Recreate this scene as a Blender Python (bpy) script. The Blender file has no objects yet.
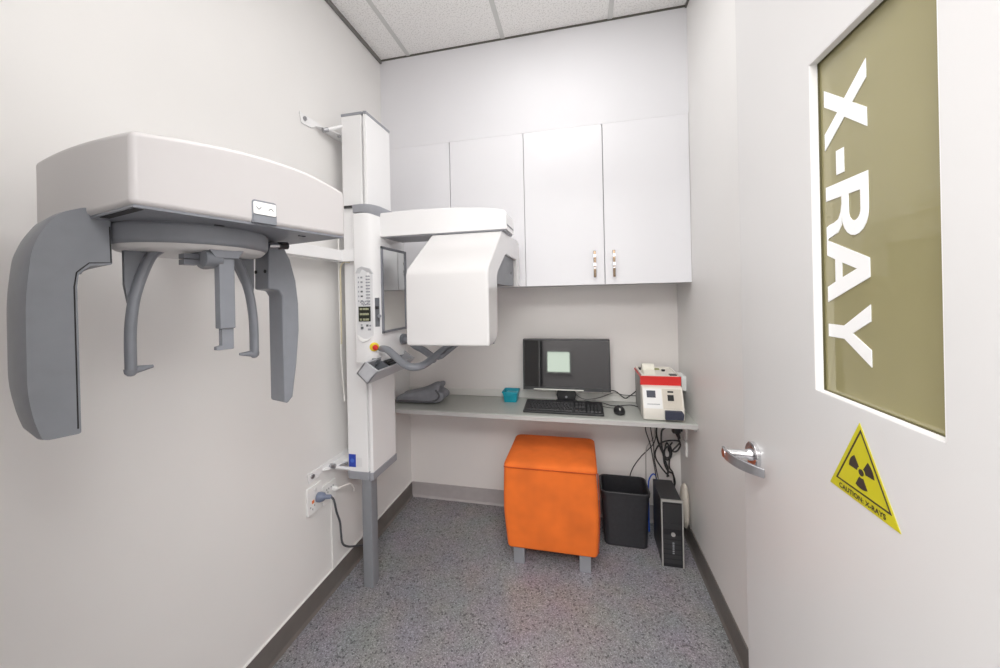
import bpy, bmesh, math, random
from mathutils import Vector, Matrix
random.seed(7)
D = bpy.data
COL = bpy.context.scene.collection
PI = math.pi

# ------------------------------------------------------------------ materials
MATS = {}
def mat(name, col, rough=0.45, metal=0.0, coat=0.0, noise=0.0, nscale=40.0, bump=0.0, bscale=200.0, emit=None, spec=0.5):
    if name in MATS: return MATS[name]
    m = D.materials.new(name); m.use_nodes = True
    nt = m.node_tree; b = nt.nodes['Principled BSDF']
    c = (col[0], col[1], col[2], 1)
    b.inputs['Base Color'].default_value = c
    b.inputs['Roughness'].default_value = rough
    b.inputs['Metallic'].default_value = metal
    b.inputs['Specular IOR Level'].default_value = spec
    b.inputs['Coat Weight'].default_value = coat
    b.inputs['Coat Roughness'].default_value = 0.08
    tc = nt.nodes.new('ShaderNodeTexCoord')
    n = nt.nodes.new('ShaderNodeTexNoise'); n.inputs['Scale'].default_value = nscale
    nt.links.new(tc.outputs['Object'], n.inputs['Vector'])
    r = nt.nodes.new('ShaderNodeValToRGB')
    k = noise
    r.color_ramp.elements[0].color = (c[0]*(1-k), c[1]*(1-k), c[2]*(1-k), 1)
    r.color_ramp.elements[1].color = (min(1,c[0]*(1+k)), min(1,c[1]*(1+k)), min(1,c[2]*(1+k)), 1)
    r.color_ramp.elements[0].position = .3; r.color_ramp.elements[1].position = .7
    nt.links.new(n.outputs['Fac'], r.inputs['Fac'])
    nt.links.new(r.outputs['Color'], b.inputs['Base Color'])
    if bump:
        n2 = nt.nodes.new('ShaderNodeTexNoise'); n2.inputs['Scale'].default_value = bscale
        nt.links.new(tc.outputs['Object'], n2.inputs['Vector'])
        bp = nt.nodes.new('ShaderNodeBump'); bp.inputs['Strength'].default_value = bump; bp.inputs['Distance'].default_value = .002
        nt.links.new(n2.outputs['Fac'], bp.inputs['Height']); nt.links.new(bp.outputs['Normal'], b.inputs['Normal'])
    if emit:
        b.inputs['Emission Color'].default_value = (*emit[0], 1); b.inputs['Emission Strength'].default_value = emit[1]
    MATS[name] = m
    return m

WALL   = mat('wall_paint', (.80,.79,.775), .42, noise=.012, nscale=3, bump=.05, bscale=120)
WALLB  = mat('back_wall_warm_shade', (.79,.755,.735), .36, noise=.012, nscale=3)  # warm shade below the cabinets is put into this wall colour
DOORM  = mat('door_paint', (.66,.652,.648), .35, noise=.01, nscale=3)
BULK   = mat('bulkhead_paint', (.80,.80,.83), .55, noise=.01, nscale=3)
CAB    = mat('cabinet_gloss_white', (.83,.83,.86), .32, noise=.006, nscale=2, coat=.05)
CABIN  = mat('cabinet_carcass', (.42,.42,.44), .5)
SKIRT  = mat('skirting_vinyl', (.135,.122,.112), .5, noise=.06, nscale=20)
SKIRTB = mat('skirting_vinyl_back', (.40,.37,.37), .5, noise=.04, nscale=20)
DARKTRIM = mat('shadow_trim', (.10,.095,.08), .5)
TBAR   = mat('ceiling_tee', (.60,.60,.585), .5)
WHITEP = mat('machine_white', (.87,.87,.875), .22, noise=.006, nscale=5, coat=.25)
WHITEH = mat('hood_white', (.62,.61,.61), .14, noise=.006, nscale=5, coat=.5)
CEPHW  = mat('ceph_shaded_white', (.50,.482,.482), .35, noise=.008, nscale=5)  # machine white as it looks in shade, the shade kept in the colour
GREYP  = mat('machine_grey', (.195,.207,.232), .42, noise=.04, nscale=30, bump=.04, bscale=600)
GREYM  = mat('machine_mid_grey', (.155,.165,.185), .42, noise=.04, nscale=30)
GREYL  = mat('machine_light_grey', (.30,.31,.34), .4, noise=.03, nscale=30)
GREYD  = mat('machine_dark_grey', (.19,.20,.225), .45, noise=.04, nscale=30)
LEGM   = mat('foot_grey', (.22,.23,.25), .4, noise=.03)
BLACK  = mat('black_plastic', (.018,.018,.02), .4, noise=.1)
BLACKG = mat('black_gap', (.012,.012,.012), .7)
BINM   = mat('bin_black', (.022,.022,.026), .45, noise=.15, nscale=60, bump=.15, bscale=300)
CHROME = mat('chrome', (.72,.72,.74), .16, metal=1.0, noise=.01)
STEEL  = mat('brushed_steel', (.42,.42,.44), .35, metal=1.0, noise=.05, nscale=80)
HANDM  = mat('handle_bronze', (.22,.16,.11), .25, metal=1.0, noise=.2, nscale=30)
MIRRORM= mat('mirror_silver', (.90,.92,.90), .02, metal=1.0)
FRAMEM = mat('mirror_frame', (.21,.22,.25), .4)
BLUE   = mat('label_blue', (.012,.045,.42), .4)
YELLOW = mat('estop_yellow', (.80,.62,.02), .4)
RED    = mat('estop_red', (.70,.02,.015), .3)
REDB   = mat('band_red', (.66,.022,.018), .35, noise=.03)
ORANGE = mat('orange_velvet', (.76,.140,.012), .85, noise=.13, nscale=7, bump=.25, bscale=260)
DESKM  = mat('desk_laminate', (.42,.43,.40), .32, noise=.03, nscale=60)
DESKE  = mat('desk_edge', (.50,.49,.48), .4)
TEAL   = mat('teal_plastic', (.004,.30,.40), .4, noise=.06)
CREAM  = mat('cream_plastic', (.80,.77,.70), .4, noise=.015)
CREAM2 = mat('cream_panel', (.62,.57,.49), .4, noise=.02)
GREYBX = mat('instrument_grey', (.25,.25,.24), .45, noise=.03)
NAVY   = mat('dark_blue_plastic', (.035,.04,.065), .35)
PAPER  = mat('paper', (.86,.84,.74), .8, noise=.02)
CLOTHM = mat('cloth_grey', (.25,.255,.28), .9, noise=.10, nscale=14, bump=.4, bscale=350)
BLUEC  = mat('cable_blue', (.01,.09,.55), .4)
WIREY  = mat('wire_cream', (.62,.56,.40), .5)
PLUGG  = mat('plug_grey', (.16,.19,.27), .45)
SILVER = mat('silver_plastic', (.62,.61,.58), .3, metal=.6)
MARK   = mat('mark_grey', (.11,.12,.13), .5)
MARKL  = mat('mark_light_grey', (.30,.31,.33), .5)
SIGNY  = mat('sign_yellow', (.54,.49,.012), .4, noise=.02)
SIGNB  = mat('sign_black', (.03,.022,.018), .5)
LETTER = mat('letter_white', (.88,.88,.88), .4)
SCREENM= mat('screen_glass', (.008,.008,.009), .03, spec=.75, noise=.02)
OUTLETM= mat('outlet_white', (.84,.84,.83), .3)
POUCH  = mat('pouch_cream', (.68,.62,.54), .6, noise=.05, bump=.3, bscale=60)
CORW   = mat('corridor_paint', (.62,.60,.60), .6)
ORLED  = mat('orange_dot', (.8,.2,.05), .4)

def floor_mat():
    m = D.materials.new('floor_vinyl'); m.use_nodes = True
    nt = m.node_tree; b = nt.nodes['Principled BSDF']; L = nt.links.new
    tc = nt.nodes.new('ShaderNodeTexCoord')
    def vor(sc):
        v = nt.nodes.new('ShaderNodeTexVoronoi'); v.inputs['Scale'].default_value = sc; v.inputs['Randomness'].default_value = 1
        L(tc.outputs['Object'], v.inputs['Vector'])
        sp = nt.nodes.new('ShaderNodeSeparateColor'); L(v.outputs['Color'], sp.inputs['Color'])
        return sp.outputs['Red']
    def ramp(fac, stops, interp='CONSTANT'):
        r = nt.nodes.new('ShaderNodeValToRGB'); r.color_ramp.interpolation = interp
        e = r.color_ramp.elements
        e[0].position, e[0].color = stops[0][0], (*stops[0][1], 1)
        e[1].position, e[1].color = stops[1][0], (*stops[1][1], 1)
        for p, c in stops[2:]:
            q = e.new(p); q.color = (*c, 1)
        L(fac, r.inputs['Fac']); return r.outputs['Color']
    fine = ramp(vor(260), [(0,(.15,.147,.158)),(.14,(.22,.215,.23)),(.42,(.27,.265,.282)),(.68,(.32,.315,.332)),(.91,(.43,.425,.445))])
    big = ramp(vor(150), [(0,(1,1,1)),(.06,(0,0,0)),(.93,(0,0,0))])
    dark = nt.nodes.new('ShaderNodeMix'); dark.data_type = 'RGBA'
    L(big, dark.inputs[0]); L(fine, dark.inputs[6]); dark.inputs[7].default_value = (.10,.097,.105,1)
    n = nt.nodes.new('ShaderNodeTexNoise'); n.inputs['Scale'].default_value = 6; L(tc.outputs['Object'], n.inputs['Vector'])
    mul = nt.nodes.new('ShaderNodeMix'); mul.data_type = 'RGBA'; mul.blend_type = 'MULTIPLY'; mul.inputs[0].default_value = .25
    L(dark.outputs[2], mul.inputs[6]); L(n.outputs['Color'], mul.inputs[7])
    L(mul.outputs[2], b.inputs['Base Color'])
    b.inputs['Roughness'].default_value = .36
    return m
FLOORM = floor_mat()

def ceil_mat():
    m = D.materials.new('ceiling_tile'); m.use_nodes = True
    nt = m.node_tree; b = nt.nodes['Principled BSDF']; L = nt.links.new
    tc = nt.nodes.new('ShaderNodeTexCoord')
    n = nt.nodes.new('ShaderNodeTexNoise'); n.inputs['Scale'].default_value = 130; n.inputs['Detail'].default_value = 4
    L(tc.outputs['Object'], n.inputs['Vector'])
    r = nt.nodes.new('ShaderNodeValToRGB')
    r.color_ramp.elements[0].position = .36; r.color_ramp.elements[0].color = (.70,.69,.675,1)
    r.color_ramp.elements[1].position = .50; r.color_ramp.elements[1].color = (.90,.89,.875,1)
    L(n.outputs['Fac'], r.inputs['Fac']); L(r.outputs['Color'], b.inputs['Base Color'])
    b.inputs['Roughness'].default_value = .9
    bp = nt.nodes.new('ShaderNodeBump'); bp.inputs['Strength'].default_value = .3; bp.inputs['Distance'].default_value = .003
    L(n.outputs['Fac'], bp.inputs['Height']); L(bp.outputs['Normal'], b.inputs['Normal'])
    return m
CEILM = ceil_mat()

def glass_mat():
    # yellow lead glass: a tinted see-through share and a milky film share under a polished face
    m = D.materials.new('lead_glass'); m.use_nodes = True
    nt = m.node_tree; L = nt.links.new
    for x in list(nt.nodes):
        if x.type != 'OUTPUT_MATERIAL': nt.nodes.remove(x)
    out = [x for x in nt.nodes if x.type == 'OUTPUT_MATERIAL'][0]
    tr = nt.nodes.new('ShaderNodeBsdfTransparent'); tr.inputs['Color'].default_value = (.62,.56,.30,1)
    df = nt.nodes.new('ShaderNodeBsdfDiffuse'); df.inputs['Color'].default_value = (.36,.325,.165,1)
    tc = nt.nodes.new('ShaderNodeTexCoord'); n = nt.nodes.new('ShaderNodeTexNoise'); n.inputs['Scale'].default_value = 4
    L(tc.outputs['Object'], n.inputs['Vector'])
    mx0 = nt.nodes.new('ShaderNodeMixShader')
    mp = nt.nodes.new('ShaderNodeMapRange'); mp.inputs['To Min'].default_value = .70; mp.inputs['To Max'].default_value = .80
    L(n.outputs['Fac'], mp.inputs['Value']); L(mp.outputs['Result'], mx0.inputs['Fac'])
    L(tr.outputs[0], mx0.inputs[1]); L(df.outputs[0], mx0.inputs[2])
    gl = nt.nodes.new('ShaderNodeBsdfGlossy'); gl.inputs['Roughness'].default_value = .02; gl.inputs['Color'].default_value = (1,.99,.93,1)
    fr = nt.nodes.new('ShaderNodeFresnel'); fr.inputs['IOR'].default_value = 1.6
    mx = nt.nodes.new('ShaderNodeMixShader')
    L(fr.outputs[0], mx.inputs['Fac']); L(mx0.outputs[0], mx.inputs[1]); L(gl.outputs[0], mx.inputs[2])
    L(mx.outputs[0], out.inputs['Surface'])
    return m
GLASSM = glass_mat()

# ------------------------------------------------------------------ mesh building
BASE = {}            # object name -> world position of its origin
class MB:
    """collects shapes in world coordinates, then links them as ONE mesh object"""
    def __init__(self): self.bm = bmesh.new()
    def poly(self, pts):
        vs = [self.bm.verts.new(p) for p in pts]; self.bm.faces.new(vs); return self
    def box(self, x0, x1, y0, y1, z0, z1):
        v = [self.bm.verts.new((x, y, z)) for z in (z0, z1) for (x, y) in ((x0,y0),(x1,y0),(x1,y1),(x0,y1))]
        for f in ((3,2,1,0),(4,5,6,7),(0,1,5,4),(1,2,6,5),(2,3,7,6),(3,0,4,7)): self.bm.faces.new([v[i] for i in f])
        return self
    def loft(self, rings, cap=True):
        R = [[self.bm.verts.new(p) for p in r] for r in rings]
        n = len(R[0])
        for a, b in zip(R, R[1:]):
            for i in range(n): self.bm.faces.new([a[i], a[(i+1)%n], b[(i+1)%n], b[i]])
        if cap: self.bm.faces.new(R[0][::-1]); self.bm.faces.new(R[-1])
        return self
    def prism(self, pts, axis, a, b):
        f = {'x': lambda p, t: (t, p[0], p[1]), 'y': lambda p, t: (p[0], t, p[1]), 'z': lambda p, t: (p[0], p[1], t)}[axis]
        return self.loft([[f(p, a) for p in pts], [f(p, b) for p in pts]])
    def fprism(self, pts, fn, a, b):                    # profile pts mapped by fn(p, t)
        return self.loft([[fn(p, a) for p in pts], [fn(p, b) for p in pts]])
    def cyl(self, p0, p1, r0, r1=None, n=20):
        r1 = r0 if r1 is None else r1
        p0, p1 = Vector(p0), Vector(p1); d = (p1-p0).normalized()
        a = d.orthogonal().normalized(); b = d.cross(a)
        ring = lambda p, r: [p + a*(r*math.cos(2*PI*i/n)) + b*(r*math.sin(2*PI*i/n)) for i in range(n)]
        return self.loft([ring(p0, r0), ring(p1, r1)])
    def lathe(self, c, axis, prof, n=28):               # prof: (distance along axis, radius)
        c = Vector(c); d = Vector(axis).normalized(); a = d.orthogonal().normalized(); b = d.cross(a)
        return self.loft([[c + d*t + a*(r*math.cos(2*PI*i/n)) + b*(r*math.sin(2*PI*i/n)) for i in range(n)] for t, r in prof])
    def tube(self, pts, r, n=10, smooth=6, sx=1.0):
        P = catmull(pts, smooth) if smooth else [Vector(p) for p in pts]
        rings = []; a = None
        for i, p in enumerate(P):
            d = (P[min(i+1, len(P)-1)] - P[max(i-1, 0)]).normalized()
            a = d.orthogonal().normalized() if a is None else (a - d*a.dot(d)).normalized()
            b = d.cross(a)
            rr = r(i/(len(P)-1)) if callable(r) else r
            rings.append([p + a*(rr*math.cos(2*PI*k/n)) + b*(rr*sx*math.sin(2*PI*k/n)) for k in range(n)])
        return self.loft(rings)
    def pieces(self, name, m, parent=None, **kw):
        """one object for every loose piece"""
        seen = set(); out = []
        for v0 in list(self.bm.verts):
            if v0 in seen: continue
            stack = [v0]; isl = []; seen.add(v0)
            while stack:
                v = stack.pop(); isl.append(v)
                for e in v.link_edges:
                    w_ = e.other_vert(v)
                    if w_ not in seen: seen.add(w_); stack.append(w_)
            mb = MB(); mp = {v: mb.bm.verts.new(v.co) for v in isl}
            for f_ in {f_ for v in isl for f_ in v.link_faces}: mb.bm.faces.new([mp[v] for v in f_.verts])
            out.append(mb.build(name, m, parent, **kw))
        self.bm.free()
        return out
    def build(self, name, m, parent=None, bevel=0, segs=3, angle=35, smooth=True, subsurf=0):
        bmesh.ops.recalc_face_normals(self.bm, faces=self.bm.faces)
        org = Vector(BASE.get(parent.name, (0,0,0))) if parent else Vector((0,0,0))
        for v in self.bm.verts: v.co -= org
        me = D.meshes.new(name); self.bm.to_mesh(me); self.bm.free()
        me.materials.append(m)
        if smooth:
            for p in me.polygons: p.use_smooth = True
            me.set_sharp_from_angle(angle=math.radians(angle))
        o = D.objects.new(name, me); COL.objects.link(o)
        if parent: o.parent = parent
        BASE[o.name] = tuple(org)
        if bevel:
            b = o.modifiers.new('bevel', 'BEVEL'); b.width = bevel; b.segments = segs; b.limit_method = 'ANGLE'
            b.angle_limit = math.radians(40); b.harden_normals = True
        if subsurf:
            s = o.modifiers.new('sub', 'SUBSURF'); s.levels = subsurf; s.render_levels = subsurf
        return o

def catmull(pts, k):
    P = [Vector(p) for p in pts]; out = []
    for i in range(len(P)-1):
        p0, p1, p2, p3 = P[max(i-1,0)], P[i], P[i+1], P[min(i+2,len(P)-1)]
        for j in range(k):
            t = j/k
            out.append(.5*((2*p1)+(p2-p0)*t+(2*p0-5*p1+4*p2-p3)*t*t+(3*p1-p0-3*p2+p3)*t**3))
    out.append(P[-1]); return out

def rrect(x0, x1, y0, y1, r, n=4):
    out = []
    for cx, cy, a0 in ((x1-r,y1-r,0),(x0+r,y1-r,90),(x0+r,y0+r,180),(x1-r,y0+r,270)):
        for i in range(n+1):
            a = math.radians(a0+90*i/n); out.append((cx+r*math.cos(a), cy+r*math.sin(a)))
    return out

def fillet(pts, radii, n=5):
    """round the corners of a 2-D polygon"""
    out = []; N = len(pts)
    for i in range(N):
        p = Vector(pts[i]); r = radii[i] if isinstance(radii, (list, tuple)) else radii
        if r <= 0: out.append(tuple(p)); continue
        a = (Vector(pts[i-1])-p); b = (Vector(pts[(i+1)%N])-p)
        la, lb = a.length, b.length; a.normalize(); b.normalize()
        ang = math.acos(max(-1, min(1, a.dot(b))))
        d = min(r/math.tan(ang/2), la*.49, lb*.49)
        s, e = p+a*d, p+b*d
        for k in range(n+1):
            t = k/n; q = s*(1-t)**2 + p*(2*t*(1-t)) + e*t*t
            out.append((q.x, q.y))
    return out

def thing(name, label, cat, loc=(0,0,0), group=None):
    o = D.objects.new(name, None); COL.objects.link(o); o.location = loc; o.empty_display_size = .05
    BASE[o.name] = tuple(loc)
    o['label'] = label; o['category'] = cat
    if group: o['group'] = group
    return o
def tag(o, label, cat, group=None):
    o['label'] = label; o['category'] = cat
    if group: o['group'] = group
    return o
def struct(o): o['kind'] = 'structure'; return o
def B(x0,x1,y0,y1,z0,z1): return MB().box(x0,x1,y0,y1,z0,z1)

# ------------------------------------------------------------------ room (metres: x right, y to the back wall at 0, z up)
W, H, YF = 1.76, 2.884, -2.15
CD, CB, CT = .302, 1.449, 2.324        # wall cabinets: depth, underside, top
YC = -4.3                              # corridor far side
struct(B(-1.6, 3.6, YC-.1, .1, -.1, 0).build('floor', FLOORM, smooth=False))
struct(B(-.1, 0, YF, .1, 0, H).build('wall_left', WALL, smooth=False))
struct(B(W, W+.1, YF-.12, .1, 0, H).build('wall_right', WALL, smooth=False))
struct(B(0, W, 0, .1, 0, H).build('wall_back', WALLB, smooth=False))
struct(B(0, W, -CD, 0, CT, H).build('wall_bulkhead', BULK, smooth=False))
# wall with the doorway the photographer stands in
f = MB(); f.box(-.1, .70, YF-.12, YF, 0, H); f.box(.70, W, YF-.12, YF, 2.38, H)
struct(f.build('wall_front', WALL, smooth=False))
c = struct(B(-.1, W+.1, YF-.12, .1, H, H+.06).build('ceiling', CEILM, smooth=False))
g = MB()
for x in (.194, .786, 1.378): g.box(x-.012, x+.012, YF, -CD, H-.004, H+.002)
for y in (-.95, -2.15+.012): g.box(0, W, y-.012, y+.012, H-.0035, H+.002)
g.build('ceiling_grid', TBAR, c, smooth=False)
# dark shadow-line angles round the ceiling edge
struct(B(0, .011, YF, -CD, H-.022, H).build('trim_1', mat('trim_grey', (.16,.155,.145), .5), smooth=False))
struct(B(.011, W-.008, -CD-.006, -CD, H-.008, H).build('trim_2', DARKTRIM, smooth=False))
struct(B(W-.008, W, YF, -CD, H-.013, H).build('trim_3', DARKTRIM, smooth=False))
# coved vinyl skirtings
def skirt(name, pts, m): struct(MB().loft(pts).build(name, m, smooth=False))
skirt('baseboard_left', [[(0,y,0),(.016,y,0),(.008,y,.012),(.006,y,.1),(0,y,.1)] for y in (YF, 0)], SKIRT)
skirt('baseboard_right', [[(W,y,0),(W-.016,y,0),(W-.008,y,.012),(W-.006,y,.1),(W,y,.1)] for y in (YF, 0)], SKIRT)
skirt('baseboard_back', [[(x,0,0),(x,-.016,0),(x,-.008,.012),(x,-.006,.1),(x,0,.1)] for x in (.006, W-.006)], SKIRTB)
# thin pale lip on top of the skirtings
struct(B(0, .0075, YF, 0, .1, .104).build('trim_4', WALL, smooth=False))
# low upstand behind the worktop
struct(B(0, W, -.010, 0, .728, .772).build('trim_5', mat('upstand_white', (.74,.73,.70), .3), bevel=.002))
# corridor behind the camera
struct(B(-1.6, 3.6, YC-.1, YC, 0, 2.7).build('wall_corridor', CORW, smooth=False))
struct(B(-1.7, -1.6, YC, YF-.12, 0, 2.7).build('wall_corridor_left', CORW, smooth=False))
struct(B(3.6, 3.7, YC, YF-.12, 0, 2.7).build('wall_corridor_right', CORW, smooth=False))
struct(B(-1.6, 3.6, YC, YF-.12, 2.7, 2.76).build('ceiling_corridor', mat('corridor_ceiling', (.7,.7,.69), .8), smooth=False))
f = MB(); f.box(-1.6, -.1, YF-.12, YF, 0, 2.7); f.box(W+.1, 3.6, YF-.12, YF, 0, 2.7)
struct(f.build('wall_corridor_near', CORW, smooth=False))

struct(B(-.4, .52, YC, YC+.04, 0, 2.1).build('reflection_door', mat('reflection_dark', (.05,.05,.055), .4), smooth=False))  # dark door added out of view for the dark strip in the monitor's reflection
wf = MB(); wf.box(.58,1.02,YC,YC+.03,.60,.63); wf.box(.58,1.02,YC,YC+.03,.97,1.0); wf.box(.58,.61,YC,YC+.03,.63,.97); wf.box(.99,1.02,YC,YC+.03,.63,.97)
win = struct(wf.build('reflection_window', mat('window_frame', (.6,.6,.6), .4), smooth=False))
B(.61,.99,YC+.005,YC+.012,.63,.97).build('reflection_pane', mat('reflection_glow', (.8,.9,.8), .3, emit=((.86,1,.84), 9)), win, smooth=False)  # glowing window added out of view to give the monitor its bright reflection

# ------------------------------------------------------------------ wall cabinets
def cabinet(x0, x1, label, h0=-.053, h1=.047):
    t = thing('wall_cabinet', label, 'cabinet', ((x0+x1)/2, 0, CB), 'gloss white wall cabinets')
    B(x0+.001, x1-.001, -CD+.019, -.001, CB, CT-.001).build('carcass', CABIN, t, smooth=False)
    xm = (x0+x1)/2
    for a, b, hx in ((x0+.0015, xm-.0022, xm+h0), (xm+.0022, x1-.0015, xm+h1)):
        d = B(a, b, -CD, -CD+.018, CB, CT-.0006).build('door', CAB, t, bevel=.0006, segs=2)
        h = MB()
        for z in (1.497, 1.622): h.cyl((hx, -CD, z), (hx, -CD-.022, z), .0045, n=12)
        h.prism([(-CD-.018,1.487),(-CD-.026,1.490),(-CD-.031,1.53),(-CD-.031,1.59),(-CD-.026,1.630),(-CD-.018,1.633),(-CD-.023,1.59),(-CD-.023,1.53)], 'x', hx-.0065, hx+.0065)
        hh = h.build('handle', HANDM, d, bevel=.0015)
        hh['label'] = 'curved bronze and chrome bow handle'
        r = MB()
        for z0, z1 in ((1.596,1.612),(1.548,1.566),(1.535,1.541)): r.box(hx-.0072, hx+.0072, -CD-.0328, -CD-.022, z0, z1)
        r.pieces('chrome_inlay', CHROME, hh)
cabinet(0, .891, 'gloss white two door wall cabinet behind the x-ray column and hood', -.062, .392)
cabinet(.891, W, 'gloss white two door wall cabinet with bow handles above the monitor')

# ------------------------------------------------------------------ worktop and what stands on it
DZ = .728
t = thing('worktop', 'long grey laminate worktop along the back wall under the cabinets', 'worktop', (W/2, 0, DZ))
MB().prism([(-.012,DZ),(-.348,DZ),(-.355,DZ-.006),(-.355,DZ-.024),(-.348,DZ-.03),(-.012,DZ-.03)], 'x', .001, W-.001).build('top', DESKM, t, smooth=False)
B(.001, W-.001, -.357, -.3545, DZ-.027, DZ-.004).build('front_edge', DESKE, t, bevel=.001)
B(1.746, W-.001, -.33, -.20, DZ-.046, DZ-.031).build('support_bracket', mat('bracket_grey', (.55,.53,.52), .5), t)

# monitor
t = thing('computer_monitor', 'black flat screen monitor standing behind the keyboard', 'monitor', (1.095, -.09, DZ))
TI = math.radians(4)
def mon(x, dy, z):    # tilted about the bottom edge of the screen
    y0, z0 = -.130, .822
    h = z - z0
    return (x, y0 + h*math.sin(TI) + dy*math.cos(TI), z0 + h*math.cos(TI) - dy*math.sin(TI)*-1)
def monbox(m, x0,x1,d0,d1,z0,z1):
    return m.loft([[mon(x0,d0,z),mon(x1,d0,z),mon(x1,d1,z),mon(x0,d1,z)] for z in (z0,z1)])
monbox(MB(), .835,1.357,.002,.030,.815,1.124).build('casing', BLACK, t, bevel=.003)
monbox(MB(), .843,1.349,-.0015,.004,.834,1.117).build('screen', SCREENM, t)
bz = MB(); monbox(bz,.835,1.357,-.004,.003,.815,.834); monbox(bz,.835,1.357,-.004,.003,1.117,1.124)
monbox(bz,.835,.843,-.004,.003,.834,1.117); monbox(bz,1.349,1.357,-.004,.003,.834,1.117)
bz.build('bezel', mat('bezel_black', (.022,.022,.025), .3), t)
s = monbox(MB(), .900,1.20,-.0052,-.003,.818,.824).build('trim_strip', SILVER, t); s['label'] = 'thin silver strip'
MB().prism(rrect(1.03,1.16,-.125,-.025,.04), 'z', DZ, DZ+.012).build('base', BLACK, t, bevel=.003)
MB().prism(fillet([(1.045,DZ+.01),(1.035,DZ+.05),(1.055,.86),(1.135,.86),(1.155,DZ+.05),(1.145,DZ+.01)], .012), 'y', -.098, -.060).build('neck', BLACK, t, bevel=.004)
n_ = MB().cyl((1.095,-.0985,DZ+.04),(1.095,-.0995,DZ+.04),.007).build('emblem', MARKL, t)

# keyboard
t = thing('keyboard', 'black computer keyboard in front of the monitor', 'keyboard', (1.08, -.21, DZ))
kx0, kx1, ky0, ky1 = .858, 1.306, -.312, -.135
kz = lambda y: DZ + .016 + (y-ky0)*.085
MB().prism([(ky0,DZ+.002),(ky0,DZ+.014),(ky1,DZ+.030),(ky1,DZ+.002)], 'x', kx0, kx1).build('body', mat('keyboard_black', (.016,.016,.018), .45), t, bevel=.004)
keys = MB()
rows = [(-.298,.0175),(-.278,.0175),(-.258,.0175),(-.238,.0175),(-.218,.0175),(-.190,.0150)]
def key(x0,x1,y0,dy):
    z = kz(y0+dy/2); i = .0025
    keys.loft([[(x0,y0,z-.004),(x1,y0,z-.004),(x1,y0+dy,z-.003),(x0,y0+dy,z-.003)],
               [(x0+i,y0+i,z+.006),(x1-i,y0+i,z+.006),(x1-i,y0+dy-i*.6,z+.0075),(x0+i,y0+dy-i*.6,z+.0075)]])
for ri, (y, dy) in enumerate(rows):
    x = kx0+.010
    if ri == 0:
        for w in (.026,.021,.023,.108,.023,.021,.021,.026): key(x, x+w-.002, y, dy); x += w
    else:
        first = (.043,.034,.029,.020,.020)[ri-1]
        key(x, x+first-.002, y, dy); x += first
        while x < kx0+.252: key(x, x+.0175, y, dy); x += .0195
        key(x, kx0+.283, y, dy)
    nb = range(3)
    for k in nb:
        if ri in (2,) or (ri == 1 and k != 1): continue
        key(kx0+.292+k*.0195, kx0+.292+k*.0195+.0175, y, dy)
    if ri < 5:
        for k in range(4): key(kx0+.358+k*.0195, kx0+.358+k*.0195+.0175, y, dy)
keys.build('keys', mat('key_black', (.020,.020,.022), .5), t, smooth=False)

# mouse
t = thing('computer_mouse', 'black computer mouse beside the keyboard', 'mouse', (1.392, -.235, DZ))
rings = []
for z, s in ((0,.92),(.006,1.0),(.014,1.0),(.022,.90),(.029,.68),(.033,.36),(.0342,.08)):
    rings.append([(1.392+.031*s*math.cos(a), -.232+.052*s*math.sin(a)+(.004 if z > .02 else 0), DZ+.001+z*(1+.12*math.sin(a))) for a in [2*PI*i/24 for i in range(24)]])
MB().loft(rings).build('shell', BLACK, t)
MB().cyl((1.389,-.263,DZ+.029),(1.395,-.263,DZ+.029),.007,n=16).build('scroll_wheel', SILVER, t)
MB().tube([(1.392,-.18,DZ+.012),(1.37,-.16,DZ+.004),(1.33,-.15,DZ+.003),(1.29,-.115,DZ+.003),(1.25,-.06,DZ+.003),(1.20,-.03,DZ+.003)], .0018, n=6).build('cord', BLACK, t)

# teal basket
t = thing('plastic_basket', 'small teal plastic basket beside the monitor on the worktop', 'basket', (.748, -.115, DZ))
def basket_ring(k, z, ins=0):
    return [(x, y, z) for x, y in rrect(.749-.038*k+ins, .749+.038*k-ins, -.090-.040*k+ins, -.090+.040*k-ins, .008)]
MB().loft([basket_ring(1.0,DZ+.001), basket_ring(1.24,.788), basket_ring(1.34,.788), basket_ring(1.34,.796), basket_ring(1.20,.796), basket_ring(.95,DZ+.006)]).build('tub', TEAL, t)
s = MB().prism(rrect(.722,.782,-.112,-.055,.006),'z',.776,.782).build('card', mat('teal_card', (.10,.42,.50), .5), t); s['label'] = 'pale teal card inside'
B(.732,.766,-.1465,-.143,.772,.787).build('front_clip', TEAL, t, bevel=.002)

# folded grey apron
t = thing('folded_apron', 'folded dark grey cloth lying at the left end of the worktop', 'cloth', (.19, -.19, DZ))
pr = [(.012,.006),(.02,.033),(.06,.05),(.12,.062),(.20,.082),(.255,.108),(.29,.128),(.32,.125),(.322,.10),(.302,.088),(.306,.075),(.335,.066),(.345,.035),(.325,.006),(.20,.0),(.10,.0)]
rr = random.Random(3)
rings = []
for k in range(9):
    y = -.252 + k*.155/8
    e = 1-.30*abs(k-4)/4 if k in (0,8) else 1
    rings.append([(.17+(x-.17)*(1-.05*(e < 1))+.006*math.sin(k*1.3+i), y+.004*math.sin(i*1.7), DZ+.002+z*e*(1+.05*math.sin(k*1.1+i*.7))) for i, (x, z) in enumerate(pr)])
MB().loft(rings).build('cloth_body', CLOTHM, t, angle=80, subsurf=2)
MB().tube([(.03,-.253,DZ+.016),(.15,-.256,DZ+.018),(.28,-.256,DZ+.022),(.325,-.252,DZ+.055),(.30,-.250,DZ+.092)], .006, n=8).build('hem', mat('cloth_hem', (.12,.12,.135), .9), t)

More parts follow.
